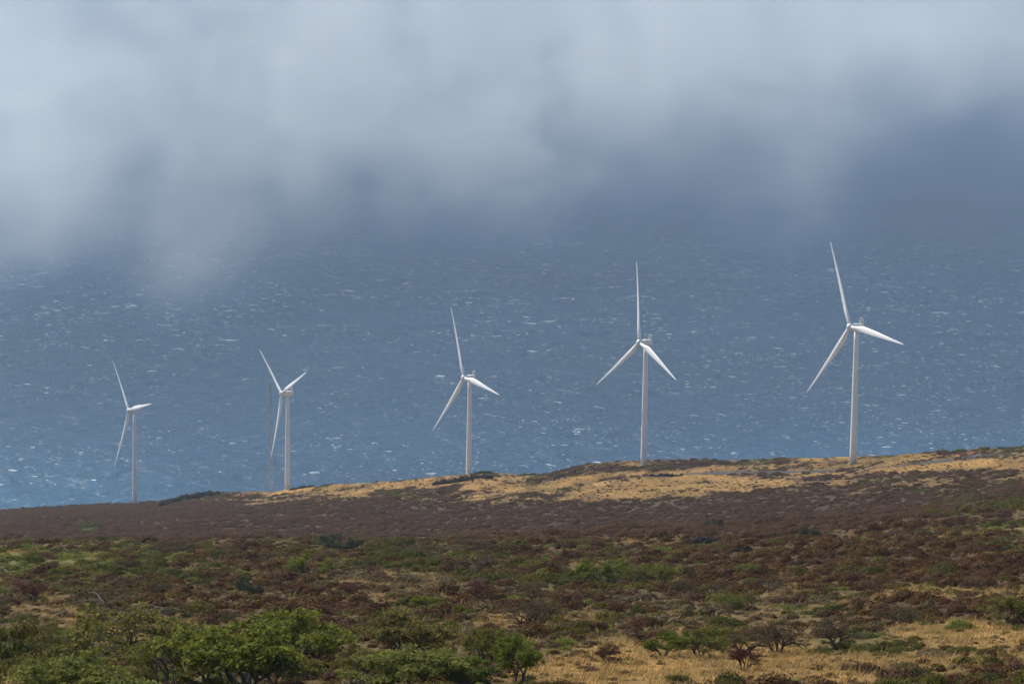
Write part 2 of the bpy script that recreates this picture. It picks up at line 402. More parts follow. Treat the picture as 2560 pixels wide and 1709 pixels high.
SX, SY = np.meshgrid(sx, sy); rr_ = ray(SX, SY); qq = (-H / rr_[..., 2])[..., None]; SP = (CAM + rr_ * qq).reshape(-1, 3)
SP[:, 2] = wave(SP[:, 0], SP[:, 1])
ii, jj = np.meshgrid(np.arange(len(sx) - 1), np.arange(len(sy) - 1)); a = (jj * len(sx) + ii).ravel() + 4
sq = np.stack([a, a + 1, a + len(sx) + 1, a + len(sx)], 1)
SV = np.concatenate([np.array([(-S, -6000, -11), (S, -6000, -11), (S, S, -11), (-S, S, -11)], float), SP])
me = mesh_np('sea', SV, np.concatenate([[0, 1, 2, 3], sq.ravel()]), np.full(len(sq) + 1, 4), sea_material(), True)
tag(obj('sea', me), 'wind-whipped blue sea flecked with whitecaps', 'sea', kind='structure')

def whitecaps():
    V = []; L = []; n = 0
    cnt = 14000; made = 0
    big = [(525, 780, 52), (1216, 740, 38), (1375, 936, 30), (1300, 683, 46), (2150, 716, 50), (800, 668, 40), (855, 680, 14), (1330, 985, 28), (720, 1085, 26), (30, 1080, 24), (2185, 760, 36), (1010, 862, 24)]
    while made < cnt:
        if made < len(big):
            bx, by, bl = big[made]; rr = ray(bx * K, by * K); q = -H / rr[2]; X, Y = rr[0] * q, rr[1] * q
            d = math.hypot(X, Y); size = 3.0; ln = bl * K * d / F / 2; dp = 7.0; hh = 1.3
        else:
            X = None
        if X is None:
            d = math.sqrt(rng.uniform(2900 ** 2, 9500 ** 2)); x = rng.uniform(-500, 3060)
            r = ray(x, 900.); X = d * r[0] / math.hypot(r[0], r[1]); Y = d * r[1] / math.hypot(r[0], r[1])
            cl = noise(X / 240, Y / 420, 5, 2) * 1.1 + noise(X / 50, Y / 110, 8, 1) * .9
            if rng.random() > (.42 + .62 * cl) * min(1.0, (4200 / d) ** 1.3): continue
            size = rng.lognormal(-.35, .62); ln = min(3.6 * size, 13); dp = (.8 + 1.8 * rng.random()) * size ** .6; hh = .10 + .22 * size
            q5 = min(max(d / 5200, .55), 1.25); ln *= q5; dp *= q5; hh = min(hh * q5, 1.4)
        for rep in range(1 if rng.random() < .6 else rng.integers(2, 4)):
            ox, oy = (0, 0) if rep == 0 else (rng.normal(0, 8) * size, rng.normal(0, 18))
            s2 = 1 if rep == 0 else rng.uniform(.25, .6)
            a = math.radians(rng.normal(-14, 16)); ca_, sa = math.cos(a), math.sin(a)
            m = 9; bend = rng.normal(0, .12)
            base = n
            for i in range(m):
                u = (i / (m - 1)) * 2 - 1
                wv = (1 - abs(u) ** 1.7) * rng.uniform(.35, 1.1) + .03
                lx = u * ln * s2; ly = bend * u * u * ln * s2 + rng.normal(0, .25) * dp * .6
                for dy, z in ((-dp * wv * s2, .03), (0, hh * wv * s2 + .05), (dp * wv * s2 * rng.uniform(.8, 2.2), .03)):
                    V.append((X + ox + lx * ca_ - (ly + dy) * sa, Y + oy + lx * sa + (ly + dy) * ca_, z)); n += 1
            for i in range(m - 1):
                for k in range(2):
                    b_ = base + i * 3 + k; L += [b_, b_ + 3, b_ + 4, b_ + 1]
        made += 1
    t = NT('foam'); geo = t.n('ShaderNodeNewGeometry'); p = t.n('ShaderNodeBsdfPrincipled', _Roughness=.8)
    c = t.ramp(geo.outputs['Random Per Island'], [(0, (.26, .34, .40)), (.5, (.56, .62, .65)), (1, (.94, .95, .95))])
    t.l(c, p.inputs['Base Color']); t.l(p.outputs[0], t.out.inputs[0])
    V = np.array(V); V[:, 2] += wave(V[:, 0], V[:, 1]) + .22
    me = mesh_np('whitecaps', V, L, np.full(len(L) // 4, 4), t.m, True)
    tag(obj('whitecaps', me), 'white foam of breaking wave crests scattered over the sea', 'foam', kind='stuff')
whitecaps()

# ------------------------------------------------------------------ wind turbines
YAW = math.radians(58)
def blade_mesh():
    R = 52.5 - 1.6; mb = MB(); rings = []
    for i in range(26):
        s = (i / 25) ** 1.15; r = 1.5 + s * R
        root = 1 - smooth(.03, .17, s)
        chord = float(np.interp(s, [0, .04, .2, .35, .6, .85, .97, 1], [2.0, 2.15, 4.0, 3.4, 2.25, 1.2, .7, .12]))
        th = float(np.interp(s, [0, .05, .2, .5, 1], [1, .97, .38, .22, .15]))
        tw = math.radians(float(np.interp(s, [0, .2, .5, 1], [16, 12, 5, 0]))) + math.radians(4)
        pre = -2.4 * s ** 2 + .0
        ring = []
        for k in range(16):
            a = 2 * math.pi * k / 16
            cx = math.cos(a) * .5; tk = math.sin(a) * .5 * th
            if root < 1:
                tk_ = tk * (1 if cx > 0 else (1 + .35 * cx * 2)); cx_ = cx + .18 * (1 - root)
            else: tk_, cx_ = tk, cx
            X, Y = -cx_ * chord, tk_ * chord
            ring.append((X * math.cos(-tw) - Y * math.sin(-tw), X * math.sin(-tw) + Y * math.cos(-tw) + pre * .6, r))
        rings.append(ring)
    mb.rings(rings)
    return mb.mesh('blade', MAT['blade'], True)

def superbox(x, w, h, zc, n=20, e=4.0):
    out = []
    for k in range(n):
        a = 2 * math.pi * k / n; c, s = math.cos(a), math.sin(a)
        out.append((math.copysign(abs(c) ** (2 / e), c) * w / 2, x, zc + math.copysign(abs(s) ** (2 / e), s) * h / 2))
    return out

def build_turbine_meshes():
    m = {}
    m['blade'] = blade_mesh()
    mb = MB()                                           # nacelle along local Y (upwind = -Y)
    mb.rings([superbox(y, w_, h_, z, 24, e) for y, w_, h_, z, e in ((-3.6, 2.9, 2.9, .15, 2), (-3.2, 3.1, 3.1, .15, 2.2), (-1.8, 3.5, 3.6, .15, 3.2), (-.5, 3.7, 3.9, .2, 5), (3.6, 3.7, 3.9, .2, 5), (4.1, 3.4, 3.6, .2, 4), (4.25, 2.8, 3.0, .2, 4))])
    m['nacelle'] = mb.mesh('nacelle', MAT['paint'], True)
    mb = MB(); mb.rings([[(math.cos(2 * math.pi * k / 24) * r, y, math.sin(2 * math.pi * k / 24) * r) for k in range(24)] for y, r in
        ((1.75, 1.6), (1.5, 1.9), (.4, 2.05), (-.6, 1.98), (-1.3, 1.65), (-1.8, 1.1), (-2.05, .55), (-2.12, .05))])
    m['hub'] = mb.mesh('hub', MAT['paint'], True)
    mb = MB()                                           # cooler frame standing at the nacelle's rear
    z0 = 2.05
    for x in (-1.35, -.07, 1.21): mb.box((x, 2.9, z0), (x + .14, 3.5, z0 + 3.2))
    for z in (z0 + .25, z0 + 1.62, z0 + 3.0): mb.box((-1.22, 2.93, z), (1.22, 3.47, z + .2))
    m['cooler_frame'] = mb.mesh('cooler_frame', MAT['paint'])
    mb = MB(); mb.box((-.56, -.2, -.56), (.56, .2, .56)); m['radiator'] = mb.mesh('radiator', MAT['dark_panel'])
    mb = MB(); mb.tube([(0, 0, 0), (0, 0, 1.5)], [.05, .05], 6); mb.tube([(-.5, 0, 1.4), (.5, 0, 1.4)], [.04, .04], 6); mb.box((-.6, -.1, 1.35), (-.4, .1, 1.75)); mb.box((.42, -.08, 1.35), (.58, .08, 1.7))
    m['weather_mast'] = mb.mesh('weather_mast', MAT['paint'])
    return m
TM = build_turbine_meshes()

def turbine(hubpos, yaw, phase, label, hub_h=80.0):
    hubpos = np.array(hubpos); tilt = math.radians(5)
    n0 = np.array([-math.sin(yaw), -math.cos(yaw), 0]); nv = n0 * math.cos(tilt) + np.array([0, 0, math.sin(tilt)])
    top = hubpos - nv * 5.0                             # tower-top centre at shaft height
    zg = z_at(top[0], top[1])
    base_z = min(zg, top[2] - hub_h + 6)
    root = empty('wind_turbine', (top[0], top[1], base_z))
    tag(root, label, 'wind turbine', 'wind turbines on the shore slope')
    hh = top[2] - base_z - 1.7
    mb = MB(); prof = []
    for i in range(13):
        t = i / 12; prof.append((t * hh, 2.15 + (1.36 - 2.15) * t ** 1.05))
    N = 32
    mb.rings([[(math.cos(2 * math.pi * k / N) * r, math.sin(2 * math.pi * k / N) * r, z - .4 * (z == 0)) for k in range(N)] for z, r in prof])
    mb.build('tower', MAT['paint'], root, True)
    for t in (.3, .64, .985):
        f = MB(); r = 2.15 + (1.36 - 2.15) * t ** 1.05
        f.rings([[(math.cos(2 * math.pi * k / N) * q, math.sin(2 * math.pi * k / N) * q, t * hh + z) for k in range(N)] for z, q in ((-.14, r - .05), (-.13, r + .035), (.13, r + .03), (.14, r - .05))], False)
        f.build('flange', MAT['paint'], root)
    f = MB(); f.rings([[(math.cos(2 * math.pi * k / N) * q, math.sin(2 * math.pi * k / N) * q, z) for k in range(N)] for z, q in ((-1.6, 3.3), (.05, 3.2), (.12, 2.5), (.16, 2.3))])
    f.build('foundation', MAT['concrete'], root)
    # frame with local -Y upwind
    Rz = Matrix.Rotation(-yaw, 4, 'Z'); Rx = Matrix.Rotation(-tilt, 4, 'X')
    T = Matrix.Translation((0, 0, top[2] - base_z))
    FR = T @ Rz @ Rx
    nac = obj('nacelle', TM['nacelle'], root); nac.matrix_local = FR
    obj('cooler_frame', TM['cooler_frame'], nac)
    for x in (-.64, .64):
        for z in (2.05 + .45 + .585, 2.05 + 1.82 + .59):
            q = obj('radiator', TM['radiator'], nac); q.location = (x, 3.2, z)
    wm = obj('weather_mast', TM['weather_mast'], nac); wm.location = (0.9, 1.2, 2.05)
    hub = obj('hub', TM['hub'], root); hub.matrix_local = FR @ Matrix.Translation((0, -5.0, 0))
    for i in range(3):
        b = obj('blade', TM['blade'], root)
        a = phase + i * 2 * math.pi / 3
        b.matrix_local = FR @ Matrix.Translation((0, -5.1, 0)) @ Matrix.Rotation(a, 4, 'Y') @ Matrix.Rotation(math.radians(1.4), 4, 'X')
    return root

R_ = math.radians
TURB = [((-320.24, 2362.39, 193.67), R_(59), R_(-43), 'white wind turbine at the low end of the row, beside the dark lava ridge'),
        ((-178.65, 2195.74, 231.57), R_(61), R_(-55), 'white wind turbine beside the lattice mast, two blades raised in a V'),
        ((-33.49, 1980.72, 272.5), R_(57), R_(-23), 'white wind turbine behind the grassy knoll with black rocks, third along the row'),
        ((81.96, 1817.15, 317.23), R_(58), R_(-8), 'white wind turbine with one blade straight up and two spread below'),
        ((196.1, 1642.33, 347.41), R_(57), R_(-24), 'white wind turbine at the high end of the row, just above the asphalt road')]
TROOT = [turbine(*t) for t in TURB]

# ------------------------------------------------------------------ lattice mast beside the second turbine
def mast():
    d = 2230.0; g = at(674., 1230., d)
    zg = z_at(g[0], g[1]); top = at(680., 935., d)[2]; hh = top - zg
    root = empty('lattice_mast', (g[0] + .3, g[1], zg - .3))
    tag(root, 'slender grey steel lattice mast tapering upward beside a wind turbine', 'mast')
    half = lambda z: 3.6 * max(0, (1 - z / (hh * .80))) ** 1.15 + .38
    corners = [(math.cos(a), math.sin(a)) for a in (R_(100), R_(220), R_(340))]
    zs = [hh * .94 * (i / 26) ** .92 for i in range(27)]
    for c in corners:
        mb = MB(); mb.tube([(c[0] * half(z), c[1] * half(z), z) for z in zs], [.13 - .05 * z / hh for z in zs], 5); mb.build('leg', MAT['steel'], root)
    mb = MB()
    for i in range(26):
        for k in range(3):
            p = np.array((*[q * half(zs[i]) for q in corners[k]], zs[i])); q_ = np.array((*[q * half(zs[i + 1]) for q in corners[(k + 1) % 3]], zs[i + 1]))
            p2 = np.array((*[q * half(zs[i + 1]) for q in corners[k]], zs[i + 1])); q2 = np.array((*[q * half(zs[i]) for q in corners[(k + 1) % 3]], zs[i]))
            mb.tube([p, q_], [.085, .085], 3, False); mb.tube([p2, q2], [.085, .085], 3, False)
            mb.tube([p2, q_], [.07, .07], 3, False)
    tag(mb.build('bracing', MAT['steel'], root), kind='stuff')
    mb = MB(); mb.tube([(0, 0, hh * .93), (0, 0, hh)], [.12, .05], 6); mb.build('top_spike', MAT['steel'], root)
    for z, a in ((.86, 0.3), (.93, 2.4), (.60, .3), (.42, 2.4)):
        mb = MB(); L = 2.4; h0 = half(z * hh) * .6
        mb.tube([(h0 * math.cos(a), h0 * math.sin(a), z * hh), ((L + h0) * math.cos(a), (L + h0) * math.sin(a), z * hh)], [.07, .05], 5)
        mb.tube([((L + h0) * math.cos(a), (L + h0) * math.sin(a), z * hh), ((L + h0) * math.cos(a), (L + h0) * math.sin(a), z * hh + .7)], [.05, .12], 5)
        mb.build('sensor_boom', MAT['steel'], root)
mast()

# ------------------------------------------------------------------ road
def road():
    pts = np.array([(1560, 1086), (1640, 1085), (1700, 1084.5), (1800, 1082.5), (1900, 1078.5), (2000, 1072), (2100, 1063.5), (2180, 1055), (2250, 1046), (2330, 1040)]) * K
    xs = np.linspace(pts[0, 0], pts[-1, 0], 90); ys = np.interp(xs, pts[:, 0], pts[:, 1])
    V = []; Fc = []
    near = []
    for x, y in zip(xs, ys):
        near.append(ground(np.array(x), np.array(pix_to_d(x, y + 3)))) 
    near = np.array(near)
    for _ in range(30): near[1:-1] = .25 * near[:-2] + .5 * near[1:-1] + .25 * near[2:]
    tan = np.gradient(near[:, :2], axis=0); tan /= np.linalg.norm(tan, axis=1)[:, None]
    nrm = np.stack([-tan[:, 1], tan[:, 0]], 1); nrm *= np.sign(nrm[:, 1])[:, None]
    for p, n_ in zip(near, nrm):
        z = p[2] + .35
        a_ = (p[0], p[1]); b_ = (p[0] + n_[0] * 11, p[1] + n_[1] * 11)
        V += [(a_[0] - n_[0] * 1.2, a_[1] - n_[1] * 1.2, z - 2.2), (*a_, z), (*b_, z + .05), (b_[0] + n_[0] * 2, b_[1] + n_[1] * 2, z - 4)]
    for i in range(len(near) - 1):
        for k in range(3): Fc.append((i * 4 + k, (i + 1) * 4 + k, (i + 1) * 4 + k + 1, i * 4 + k + 1))
    tag(obj('road', mesh_faces('road', np.array(V), Fc, MAT['asphalt'])), 'narrow grey asphalt road crossing the slope below the turbines', 'road', kind='structure')
road()

# ------------------------------------------------------------------ lava outcrops
def lava(vx, vy, wpx, hpx, label, n=26):
    x, y = vx * K, vy * K; d = pix_to_d(x, y); sc = d / F
    W = wpx * K * sc; Hh = hpx * K * sc
    g = ground(np.array(x), np.array(d))
    V = []; Fc = []
    for i in range(n):
        u = rng.uniform(-.5, .5); s = Hh * rng.uniform(.35, .8) * (1 - 1.2 * u * u)
        ox = u * W; oy = rng.uniform(-.4, .6) * Hh * 3
        d2 = d + oy; gg = ground(np.array(x + ox / sc), np.array(d2))
        b = len(V)
        P = rng.normal(0, 1, (14, 3)); P /= np.linalg.norm(P, axis=1)[:, None]
        th = np.linspace(0, 2 * math.pi, 7, endpoint=False)
        for z, r in ((-.5, 1.0), (.15, 1.15), (.6, .8), (.95, .3)):
            for t in th:
                rr = r * rng.uniform(.7, 1.3)
                V.append((gg[0] + math.cos(t) * rr * s * 1.05 - g[0], gg[1] + math.sin(t) * rr * s * 1.05 - g[1], gg[2] + (z + rng.uniform(-.22, .22)) * s * 1.25 - g[2]))
        for q in range(3):
            for k in range(7): Fc.append((b + q * 7 + k, b + q * 7 + (k + 1) % 7, b + (q + 1) * 7 + (k + 1) % 7, b + (q + 1) * 7 + k))
        Fc.append(tuple(b + 21 + k for k in range(7)))
    o = obj('lava_outcrop', mesh_faces('lava_outcrop', np.array(V), Fc, MAT['lava'])); o.location = g
    tag(o, label, 'rock')
lava(1106, 1086, 50, 7, 'black lava mound on the skyline beside a turbine foot', 30)
lava(1060, 1104, 130, 12, 'long black lava outcrop in golden grass below the skyline mound', 60)
lava(1300, 1090, 60, 7, 'dark lava outcrop at the end of the golden grass spur', 26)
lava(1525, 1092, 80, 8, 'broken dark lava rocks in golden grass below a turbine', 34)
lava(435, 1144, 130, 14, 'dark lava ridge on the skyline right of the lowest turbine', 70)
lava(690, 1120, 60, 6, 'small dark lava knoll at a turbine foot', 26)
lava(1614, 1246, 80, 15, 'black lava outcrop above the dry brown scrub', 44)
lava(1525, 1236, 40, 7, 'small black lava outcrop with yellow grass below it', 16)
lava(2115, 1232, 70, 14, 'black lava ledge under pale dry grass on the dark slope', 36)
lava(1880, 1110, 60, 5, 'low dark lava rubble beneath the road', 24)
lava(1700, 1265, 50, 10, 'dark lava block half hidden in brown scrub', 16)

# ------------------------------------------------------------------ trees
def norm(v): return v / (np.linalg.norm(v) + 1e-9)
def tree_meshes(seed, stems, flat_, leaves, leafsize, leafmat, barkmat, lean=0.0, depth=5, fill=1.0, W=10.0, Hh=5.5, clump=.55):
    r = random.Random(seed); segs = []; tips = []
    def grow(p, d, ln, rad, lev):
        pts = [p]; k = 3
        for i in range(k):
            d = norm(d + np.array([r.gauss(0, .16) + lean * .10, r.gauss(0, .16), r.gauss(0, .10) + (.10 if lev < 2 else -flat_ * .12)]))
            pts.append(pts[-1] + d * ln / k)
        segs.append((pts, rad, rad * .68, lev))
        if lev >= depth: tips.append((pts[-1], lev)); return
        if lev >= depth - 2: tips.append((pts[2], lev))
        n = 2 if r.random() < .55 else 3
        for i in range(n):
            a = r.uniform(0, 2 * math.pi); sp = r.uniform(.35, .75)
            ref = norm(np.cross(d, [r.gauss(0, 1), r.gauss(0, 1), r.gauss(0, 1)]))
            nd = norm(d * math.cos(sp) + ref * math.sin(sp)); nd = norm(nd * np.array([1, 1, 1 - .35 * flat_]) + np.array([0, 0, .12]))
            grow(pts[-1], nd, ln * r.uniform(.62, .86), rad * .62, lev + 1)
    for s in range(stems):
        a = 2 * math.pi * (s + r.uniform(-.3, .3)) / stems; o = r.uniform(.35, .8) if stems > 1 else .15
        grow(np.array([math.cos(a) * .18, math.sin(a) * .18, -.5]), norm(np.array([math.cos(a) * o + lean * .4, math.sin(a) * o, 1.0])), 2.1, .24, 0)
    T = np.array([t for t, _ in tips]); T = T[T[:, 2] > .45 * T[:, 2].max()]; lo = np.percentile(T, 3, axis=0); hi = np.percentile(T, 97, axis=0)
    w0 = max(hi[0] - lo[0], hi[1] - lo[1]) + 1.0; h0 = T[:, 2].max() + .4
    S3 = np.array([W / w0, W / w0, Hh / h0])
    mb = MB()
    for pts, r0, r1, lev in segs:
        P = np.array(pts) * S3; n = 6 if lev < 2 else (4 if lev < 4 else 3)
        m = len(P); mb.tube(P, [(r0 + (r1 - r0) * i / (m - 1)) * (1.0 if lev else 1.15 - .15 * i / m) for i in range(m)], n, False)
    tm = mb.mesh('trunk', barkmat, True)
    g = np.random.default_rng(seed)
    C = np.repeat(T * S3, leaves, 0)
    keep = g.random(len(C)) < np.repeat(g.uniform(.35, 1.15, len(T)) * fill, leaves)
    C = C[keep]; m = len(C)
    u = g.normal(0, 1, (m, 3)); u /= np.linalg.norm(u, axis=1)[:, None]
    C = C + u * (g.random((m, 1)) ** .45) * np.array([clump * 1.25, clump * 1.25, clump * .62])
    nrm = g.normal(0, 1, (m, 3)) * .75 + u * .4 + np.array([0, 0, .55]); nrm /= np.linalg.norm(nrm, axis=1)[:, None]
    t1 = np.cross(nrm, g.normal(0, 1, (m, 3))); t1 /= np.linalg.norm(t1, axis=1)[:, None]; t2 = np.cross(nrm, t1)
    sz = leafsize * g.uniform(.6, 1.4, (m, 1))
    V = np.stack([C - t1 * sz * .9, C + t2 * sz * .5 - nrm * sz * .12, C + t1 * sz * .9, C - t2 * sz * .5 - nrm * sz * .12], 1).reshape(-1, 3)
    cm = mesh_np('crown', V, np.arange(m * 4), np.full(m, 4), leafmat)
    return tm, cm, W, Hh

B, PB = MAT['bark'], MAT['pale_bark']
TREES = {
    'lush0': tree_meshes(1, 4, .7, 25, .17, MAT['leaf_green'], B),
    'lush1': tree_meshes(2, 3, .5, 25, .17, MAT['leaf_green'], B, Hh=6.2),
    'lush2': tree_meshes(3, 5, .8, 25, .17, MAT['leaf_lime'], B, Hh=5.0),
    'olive0': tree_meshes(4, 5, .5, 22, .15, MAT['leaf_olive'], B, Hh=5.8, clump=.5),
    'olive1': tree_meshes(5, 4, .9, 18, .15, MAT['leaf_olive'], B, lean=.5, Hh=5.0),
    'olive2': tree_meshes(6, 3, .7, 20, .15, MAT['leaf_olive'], PB, Hh=5.5),
    'umb0': tree_meshes(7, 3, 1.3, 14, .14, MAT['leaf_brown'], B, lean=.5, Hh=4.2),
    'umb1': tree_meshes(8, 3, 1.3, 26, .16, MAT['leaf_green'], B, Hh=4.2),
    'bare0': tree_meshes(9, 4, .8, 5, .12, MAT['leaf_brown'], MAT['twig'], Hh=4.8, clump=.45),
    'bare1': tree_meshes(10, 5, 1.0, 6, .12, MAT['leaf_brown'], MAT['twig'], Hh=4.4, clump=.45),
    'red0': tree_meshes(11, 3, .4, 24, .17, MAT['leaf_red'], B, Hh=6.5, depth=4, clump=.8),
    'red1': tree_meshes(12, 4, .6, 24, .17, MAT['leaf_red'], B, Hh=6.0, depth=4, clump=.8),
    'grey0': tree_meshes(13, 4, 1.0, 30, .16, MAT['leaf_grey'], B, Hh=4.0),
}
KINDLAB = {'lush': 'leafy green', 'olive': 'olive green', 'umb': 'flat-topped', 'bare': 'nearly bare brown', 'red': 'dark red-brown', 'grey': 'grey-green'}

PLANTED = []
def plant_tree(kind, x, y, wpx, hpx, label, group=None, rz=None):
    """x, y: photo pixel of the foot; wpx, hpx: crown width and height in photo pixels"""
    d = pix_to_d(x, y) if y < 1722 else 250 - (y - 1722) * .45
    g = ground(np.array(float(x)), np.array(d)); sc = d / F
    tm, cm, W, Hh = TREES[kind]
    root = empty('tree', (g[0], g[1], g[2] - .1), rng.uniform(0, 6.28) if rz is None else rz)
    sx = wpx * sc / W; sz = hpx * sc / Hh
    root.scale = (sx, sx, sz)
    PLANTED.append((g[0], g[1], kind[:-1]))
    obj('trunk', tm, root); obj('crown', cm, root)
    tag(root, label, 'tree', group); return root

T_ = plant_tree
T_('umb0', 300, 1545, 300, 78, 'wide flat-topped brownish tree standing behind the leaning many-stemmed tree', rz=0)
T_('olive1', 305, 1668, 345, 165, 'green tree with several dark leaning stems bare below its crown', rz=0)
T_('olive2', 405, 1712, 170, 130, 'small sparse tree with a pale forked trunk')
T_('lush0', 610, 1742, 400, 200, 'big spreading leafy green tree beside the pale forked trunk')
T_('lush2', 150, 1765, 280, 120, 'pale green leafy tree below the green broom mounds')
T_('lush1', 775, 1685, 290, 180, 'tall dense dark green tree with dark shade under its crown')
T_('olive0', 1005, 1652, 250, 142, 'vase-shaped olive green tree with fanning dark stems')
T_('olive0', 1212, 1660, 150, 102, 'small open olive tree with fine dark stems in dry grass', rz=2)
T_('lush2', 1030, 1735, 300, 110, 'yellow-green spreading tree with low crown in front of the vase-shaped tree')
T_('lush1', 1300, 1735, 140, 150, 'bright green leafy tree at the edge of the golden grass')
T_('olive1', 690, 1728, 200, 110, 'brownish green tree with thin leaning stems under the big green trees', rz=1)
T_('lush1', 520, 1712, 230, 150, 'rounded green tree between the pale forked trunk and the big spreading tree')
T_('olive0', 905, 1716, 170, 105, 'olive tree tucked between the dense dark tree and the yellow-green one', rz=1)
T_('lush0', 1150, 1728, 180, 95, 'low dark green tree below the small open olive tree')
T_('olive2', 215, 1640, 150, 90, 'thin-leaved tree behind the pale green leafy tree')
T_('lush0', 690, 1655, 190, 105, 'dark leafy tree behind the big spreading green tree', rz=2)
T_('umb1', 765, 1443, 130, 62, 'green umbrella-shaped tree alone in brown scrub')
T_('umb0', 1179, 1434, 140, 66, 'sparse umbrella tree with a dark single trunk in brown scrub', rz=1)
T_('grey0', 850, 1376, 105, 42, 'grey-green domed tree at the edge of the smooth brown slope')
T_('grey0', 880, 1372, 60, 34, 'small grey-green tree beside the larger grey domed one', rz=2)
T_('lush0', 1075, 1530, 95, 46, 'small green tree behind the vase-shaped tree')
T_('lush1', 1160, 1544, 55, 36, 'very small bright green tree near the vase-shaped tree')
T_('bare1', 1325, 1570, 150, 84, 'broad brown half-bare tree beside the golden grass')
T_('umb1', 1500, 1464, 130, 78, 'rounded green tree at the end of a row of sparse trees')
T_('olive1', 1590, 1463, 90, 56, 'sparse olive tree next to the rounded green tree')
T_('olive2', 1655, 1462, 90, 58, 'thin open olive tree in the row of sparse trees')
T_('bare0', 1721, 1455, 60, 56, 'little bare tree with upright pale stems', rz=1)
T_('red1', 1497, 1590, 50, 46, 'small dark reddish tree beside the wide dark red one')
T_('red0', 1590, 1598, 140, 56, 'wide dark red-brown tree above the golden grass')
T_('red0', 1335, 1650, 62, 48, 'dark red bush-like tree beside the bright green tree')
T_('red1', 1512, 1655, 60, 48, 'dark red bush-like tree alone in golden grass')
T_('red1', 1858, 1676, 86, 68, 'red-brown vase-shaped little tree above the green broom mounds')
T_('lush0', 1660, 1640, 120, 72, 'low green tree at the near end of the thicket by the golden grass')
T_('olive0', 1745, 1640, 130, 76, 'green-brown tree in the middle of the thicket by the golden grass')
T_('lush0', 1800, 1628, 110, 72, 'low leafy tree of the thicket, next to bare brown trees', rz=3)
T_('bare0', 1860, 1636, 130, 84, 'bare brown tree joined to the green thicket')
T_('bare1', 1945, 1628, 140, 92, 'bare brown spreading tree in the row beside the thicket')
T_('bare0', 2083, 1617, 160, 96, 'bare brown tree with dark trunk at the upper end of the row', rz=1.5)
T_('bare1', 2238, 1560, 130, 56, 'bare spreading tree above golden grass on the dark slope', rz=3)
T_('olive0', 2530, 1566, 150, 84, 'yellow-green bushy tree at the top of the golden grass slope')
T_('bare0', 1798, 1496, 110, 56, 'brown leafless tree amid dark scrub')
T_('grey0', 1790, 1321, 60, 24, 'pale grey tree on the smooth brown slope')
T_('red0', 1411, 1406, 34, 38, 'tiny dark red tree amid brown scrub')
T_('red1', 1385, 1342, 56, 24, 'dark red scrub tree at the edge of the smooth slope')
T_('bare0', 860, 1440, 64, 36, 'brown arching tree beside the green umbrella-shaped tree')
T_('bare1', 440, 1384, 130, 42, 'tangled bare tree standing against the smooth brown slope')
T_('bare0', 116, 1600, 70, 44, 'leafless shrub tree with thin trunk near the green broom mounds')
T_('bare1', 1050, 1392, 110, 38, 'tangled brown tree at the edge of the smooth slope', rz=2)
# smaller trees nobody could tell apart
for i in range(46):
    x = rng.uniform(-40, 2600); y = rng.uniform(1372, 1560) + (-40 if x > 1900 else 0)
    kind = ['bare0', 'bare1', 'bare0', 'red0', 'red1', 'umb0', 'bare1', 'olive2', 'grey0'][rng.integers(0, 9)]
    wpx = rng.uniform(34, 84) * (.55 + (y - 1330) / 260); hpx = wpx * rng.uniform(.45, .65)
    fam = kind[:-1]
    lab = {'bare': 'small bare brown tree lost in the mid-slope scrub', 'red': 'small dark red tree lost in the mid-slope scrub', 'umb': 'small flat-topped tree lost in the mid-slope scrub',
           'olive': 'small thin olive tree lost in the mid-slope scrub', 'grey': 'small grey-green tree lost in the mid-slope scrub'}[fam]
    T_(kind, x, y, wpx, hpx, lab, 'small trees among the mid-slope scrub')

# ------------------------------------------------------------------ shrubs
def dome_mesh(name, seed, n, mat, size=.16, lump=3, upright=0.0, hollow=.55, hz=.62):
    g = np.random.default_rng(seed)
    cs = np.concatenate([[[0, 0, 0]], g.normal(0, .38, (lump, 3)) * np.array([1, 1, 0])]); rs = np.concatenate([[.75], g.uniform(.35, .62, lump)])
    k = g.integers(0, len(cs), n)
    u = g.normal(0, 1, (n, 3)); u[:, 2] = np.abs(u[:, 2]); u /= np.linalg.norm(u, axis=1)[:, None]
    rad = rs[k][:, None] * (hollow + (1 - hollow) * g.random((n, 1)) ** .5) * g.uniform(.85, 1.12, (n, 1))
    C = cs[k] + u * rad; C[:, 2] *= hz
    nn = u * np.array([1, 1, 1.25]) + g.normal(0, .34 + upright * .1, (n, 3)); nn /= np.linalg.norm(nn, axis=1)[:, None]
    t1 = np.cross(nn, g.normal(0, 1, (n, 3))); t1 /= np.linalg.norm(t1, axis=1)[:, None]
    if upright:                                          # narrow leaves that point up and outwards
        t1 = np.array([.12, 0, 1.0]) - nn * (nn @ np.array([.12, 0, 1.0]))[:, None] + t1 * .45; t1 /= np.linalg.norm(t1, axis=1)[:, None]
    t2 = np.cross(nn, t1); wd = .34 if upright else .6
    sz = size * g.uniform(.6, 1.4, (n, 1))
    V = np.stack([C - t1 * sz, C + t2 * sz * wd, C + t1 * sz, C - t2 * sz * wd], 1).reshape(-1, 3)
    return mesh_np(name, V, np.arange(n * 4), np.full(n, 4), mat)

